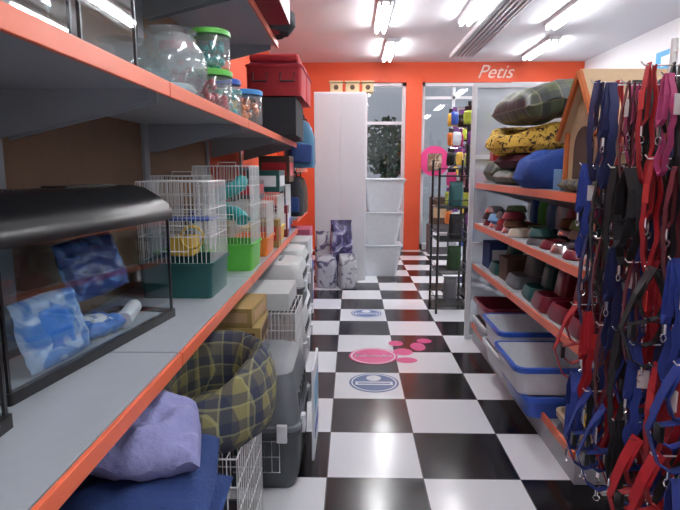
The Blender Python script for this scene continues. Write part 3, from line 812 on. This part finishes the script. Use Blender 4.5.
seqs = [[2, 6, 0, 2, 7, 3, 2, 9, 6, 8], [3, 6, 2, 0, 2, 1, 7, 3, 1, 2], [3, 0, 2, 6, 1, 0, 3, 7, 1, 6], [0, 1, 6, 4, 2, 5, 1, 3, 0, 4], [4, 5, 4, 7, 5, 4, 1, 5, 2, 5]]
used = set()
for hi, (y, z, ti) in enumerate(hooks):
    n = 4 if y > 1.5 else 2
    for k in range(n):
        pi_ = seqs[ti][(hi*3+k) % 10]; pr = protos[pi_]
        x = XD-.31+k*.075
        loc = (x, y, z+.002); rz = R.uniform(-.25, .25)+(1.57 if (hi+k) % 3 == 0 else 0)
        if pi_ not in used:
            pr.location = loc; pr.rotation_euler = (0, 0, rz); used.add(pi_)
        else: dup(pr, loc, rz)

# ---------------------------------------------------------------- rear centre
e = thing("black_wire_rack", "black wire display rack standing on checkered floor", "display rack", (.98, 5.50, 0))
for x in (-.15, .15):
    for y in (-.22, .22):
        b = NB(); tube(b, [(x, y, 0), (x, y, 1.5 if y > 0 else 1.42)], .012, 8); part("frame_post", b, BLACK, e)
for z in (.08, .40, .72, 1.04, 1.34):
    b = NB(); tube(b, [(-.15, -.22, z), (.15, -.22, z), (.15, .22, z), (-.15, .22, z)], .007, 6, closed=True)
    tube(b, [(-.15, -.22, z+.07), (.15, -.22, z+.07), (.15, .22, z+.07), (-.15, .22, z+.07)], .005, 5, closed=True)
    for k in range(11): tube(b, [(-.15, -.2+k*.04, z), (.15, -.2+k*.04, z)], .003, 4)
    part("wire_shelf", b, BLACK, e)
for k, (x, z, m, l) in enumerate(((1.03, .406, LEAF, "dark green packet on black wire rack"), (1.0, .086, DGREY, "dark grey packet on bottom rack shelf"), (1.04, .726, BLACKF, "black packet on wire rack"), (1.03, 1.046, DTEAL, "dark teal packet on upper rack shelf"))):
    foodbag(l, (x, 5.50, z), .14, .1, .24, m)
# toy displays
cc = [P("tlime", (.40, .5, .05), .5), PINK, YEL, P("tpurple", (.16, .04, .24), .5), DTEAL, ORP, BLUE, BURG, BLACK, WHITE]
proto_toys = {}
def toystand(X, Y, zs):
    e = thing("toy_display", "black revolving stand with hooks of colourful toys", "display rack", (X, Y, 0))
    b = NB(); tube(b, [(0, 0, .04), (0, 0, 2.15)], .02, 8); part("pole", b, BLACK, e)
    part("base", lathe([(.001, 0), (.26, 0), (.26, .02), (.03, .05), (.001, .05)]), BLACK, e)
    hk = []
    for z in zs:
        for a in range(7):
            an = a*2*pi/7+z*3; p = Vector((.20*cos(an), .20*sin(an), z)); hk.append((an, z))
            b = NB(); tube(b, [(.015*cos(an), .015*sin(an), z), p], .004, 4); part("hook_arm", b, CHROME, e)
    for k, (an, z) in enumerate(hk):
        t = thing("hanging_toy", "colourful packaged pet toy hanging from display", "pet toy", (X+.19*cos(an), Y+.19*sin(an), z), an+.5*(k % 3), "hanging toys")
        b = NB(); pillow(b, .12, .15, .06, 8, 2.2+k % 3, k, .015)
        bmesh.ops.rotate(b, verts=b.verts, matrix=Matrix.Rotation(pi/2, 3, 'X')); bmesh.ops.translate(b, verts=b.verts, vec=(0, 0, -.12))
        part("toy_body", b, cc[(k*4+k//7) % 10], t, smooth=True)
        part("header_card", abox(NB(), (0, 0, -.022), (.09, .004, .045)), cc[(k*5+3) % 10], t)
toystand(1.30, 6.3, (2.08, 1.86, 1.64, 1.42, 1.2, .98))
toystand(1.62, 7.9, (2.0, 1.75, 1.5, 1.25, 1.0))
e = thing("round_poster", "round pink poster with tabby cat picture on window", "poster", (1.42, YB-.03, 1.55))
b = NB(); tube(b, [(0, 0, 0), (0, -.012, 0)], .26, 32); part("disc", b, PINK, e)
b = NB(); abox(b, (0, -.016, -.02), (.24, .008, .3)); part("picture", b, BLOTCH("tabby_print", (.16, .09, .05), (.45, .36, .28), 12, .5), e)
carton("window_carton", "stack of product cartons below the round poster", (.34, .3, .5), (1.45, 9.3, 0), DGREY, 0, WHITE)
carton("window_carton", "dark product carton by the shop window", (.3, .3, .45), (1.47, 9.3, .501), BRN, 0, TAN)
carton("window_carton", "white product carton by the shop window", (.34, .3, .6), (1.9, 9.2, 0), WHITE, 0, BLUE)
carton("window_carton", "green product carton by the window", (.3, .3, .4), (1.92, 9.2, .601), LEAF, 0, YEL)
# floor stickers
def sticker(lab, x, y, rx, ry, m, m2=None):
    e = thing("floor_sticker", lab, "floor sticker", (x, y, .0012))
    b = NB(); loft(b, [ci(rx, 0, 40, ry), ci(rx, .0012, 40, ry)]); part("sticker_disc", b, m, e)
    if m2:
        b = NB(); loft(b, [ci(rx*.92, .0014, 40, ry*.92), ci(rx*.92, .002, 40, ry*.92), ci(rx*.86, .002, 40, ry*.86), ci(rx*.86, .0014, 40, ry*.86)], closed=True)
        part("sticker_ring", b, m2, e)
    return e
SB = P("sticker_blue", (.05, .10, .28), .4); SW = P("sticker_white", (.70, .73, .78), .4)
for (x, y, r) in ((.15, 3.49, .165), (.145, 5.28, .15)):
    e = sticker("round blue and white floor sticker", x, y, r, r, SB, SW)
    part("sticker_band", abox(NB(), (0, -r*.1, .0018), (r*1.5, r*.34, .0008)), SW, e)
    part("sticker_mark", abox(NB(), (0, -r*.1, .0026), (r*1.3, r*.10, .0008)), SB, e)
    b = NB(); loft(b, [ci(r*.3, .0014, 20, r*.3, 0, r*.45), ci(r*.3, .0022, 20, r*.3, 0, r*.45)]); part("sticker_emblem", b, SW, e)
e = sticker("pink oval floor sticker with white lettering", .165, 4.02, .185, .185, PINK, SW)
text("lettering", "Eukanuba", .075, SW, e, (0, 0, .0030), (0, 0, 0), ext=.0005)
for k, (x, y, rx, ry) in enumerate(((.40, 4.12, .075, .08), (.53, 4.25, .06, .1), (.41, 3.93, .08, .06), (.36, 4.33, .06, .07), (.6, 4.40, .06, .06))):
    sticker("pink paw toe floor sticker", x, y, rx, ry, PINK)

# ---------------------------------------------------------------- world, camera
w = bpy.data.worlds.new("World"); SC.world = w; w.use_nodes = True
bg = w.node_tree.nodes["Background"]; bg.inputs[0].default_value = (.92, .95, 1, 1); bg.inputs[1].default_value = 1.0
cam = bpy.data.cameras.new("camera"); co = bpy.data.objects.new("camera", cam); COL.objects.link(co)
cam.lens = 29.1; cam.sensor_width = 36; co.location = (0, 0, 1.4)
co.rotation_euler = (radians(90-8.8), 0, radians(1.25)); cam.clip_start = .05
SC.camera = co
SC.view_settings.view_transform = 'Standard'
SC.view_settings.exposure = 0.48
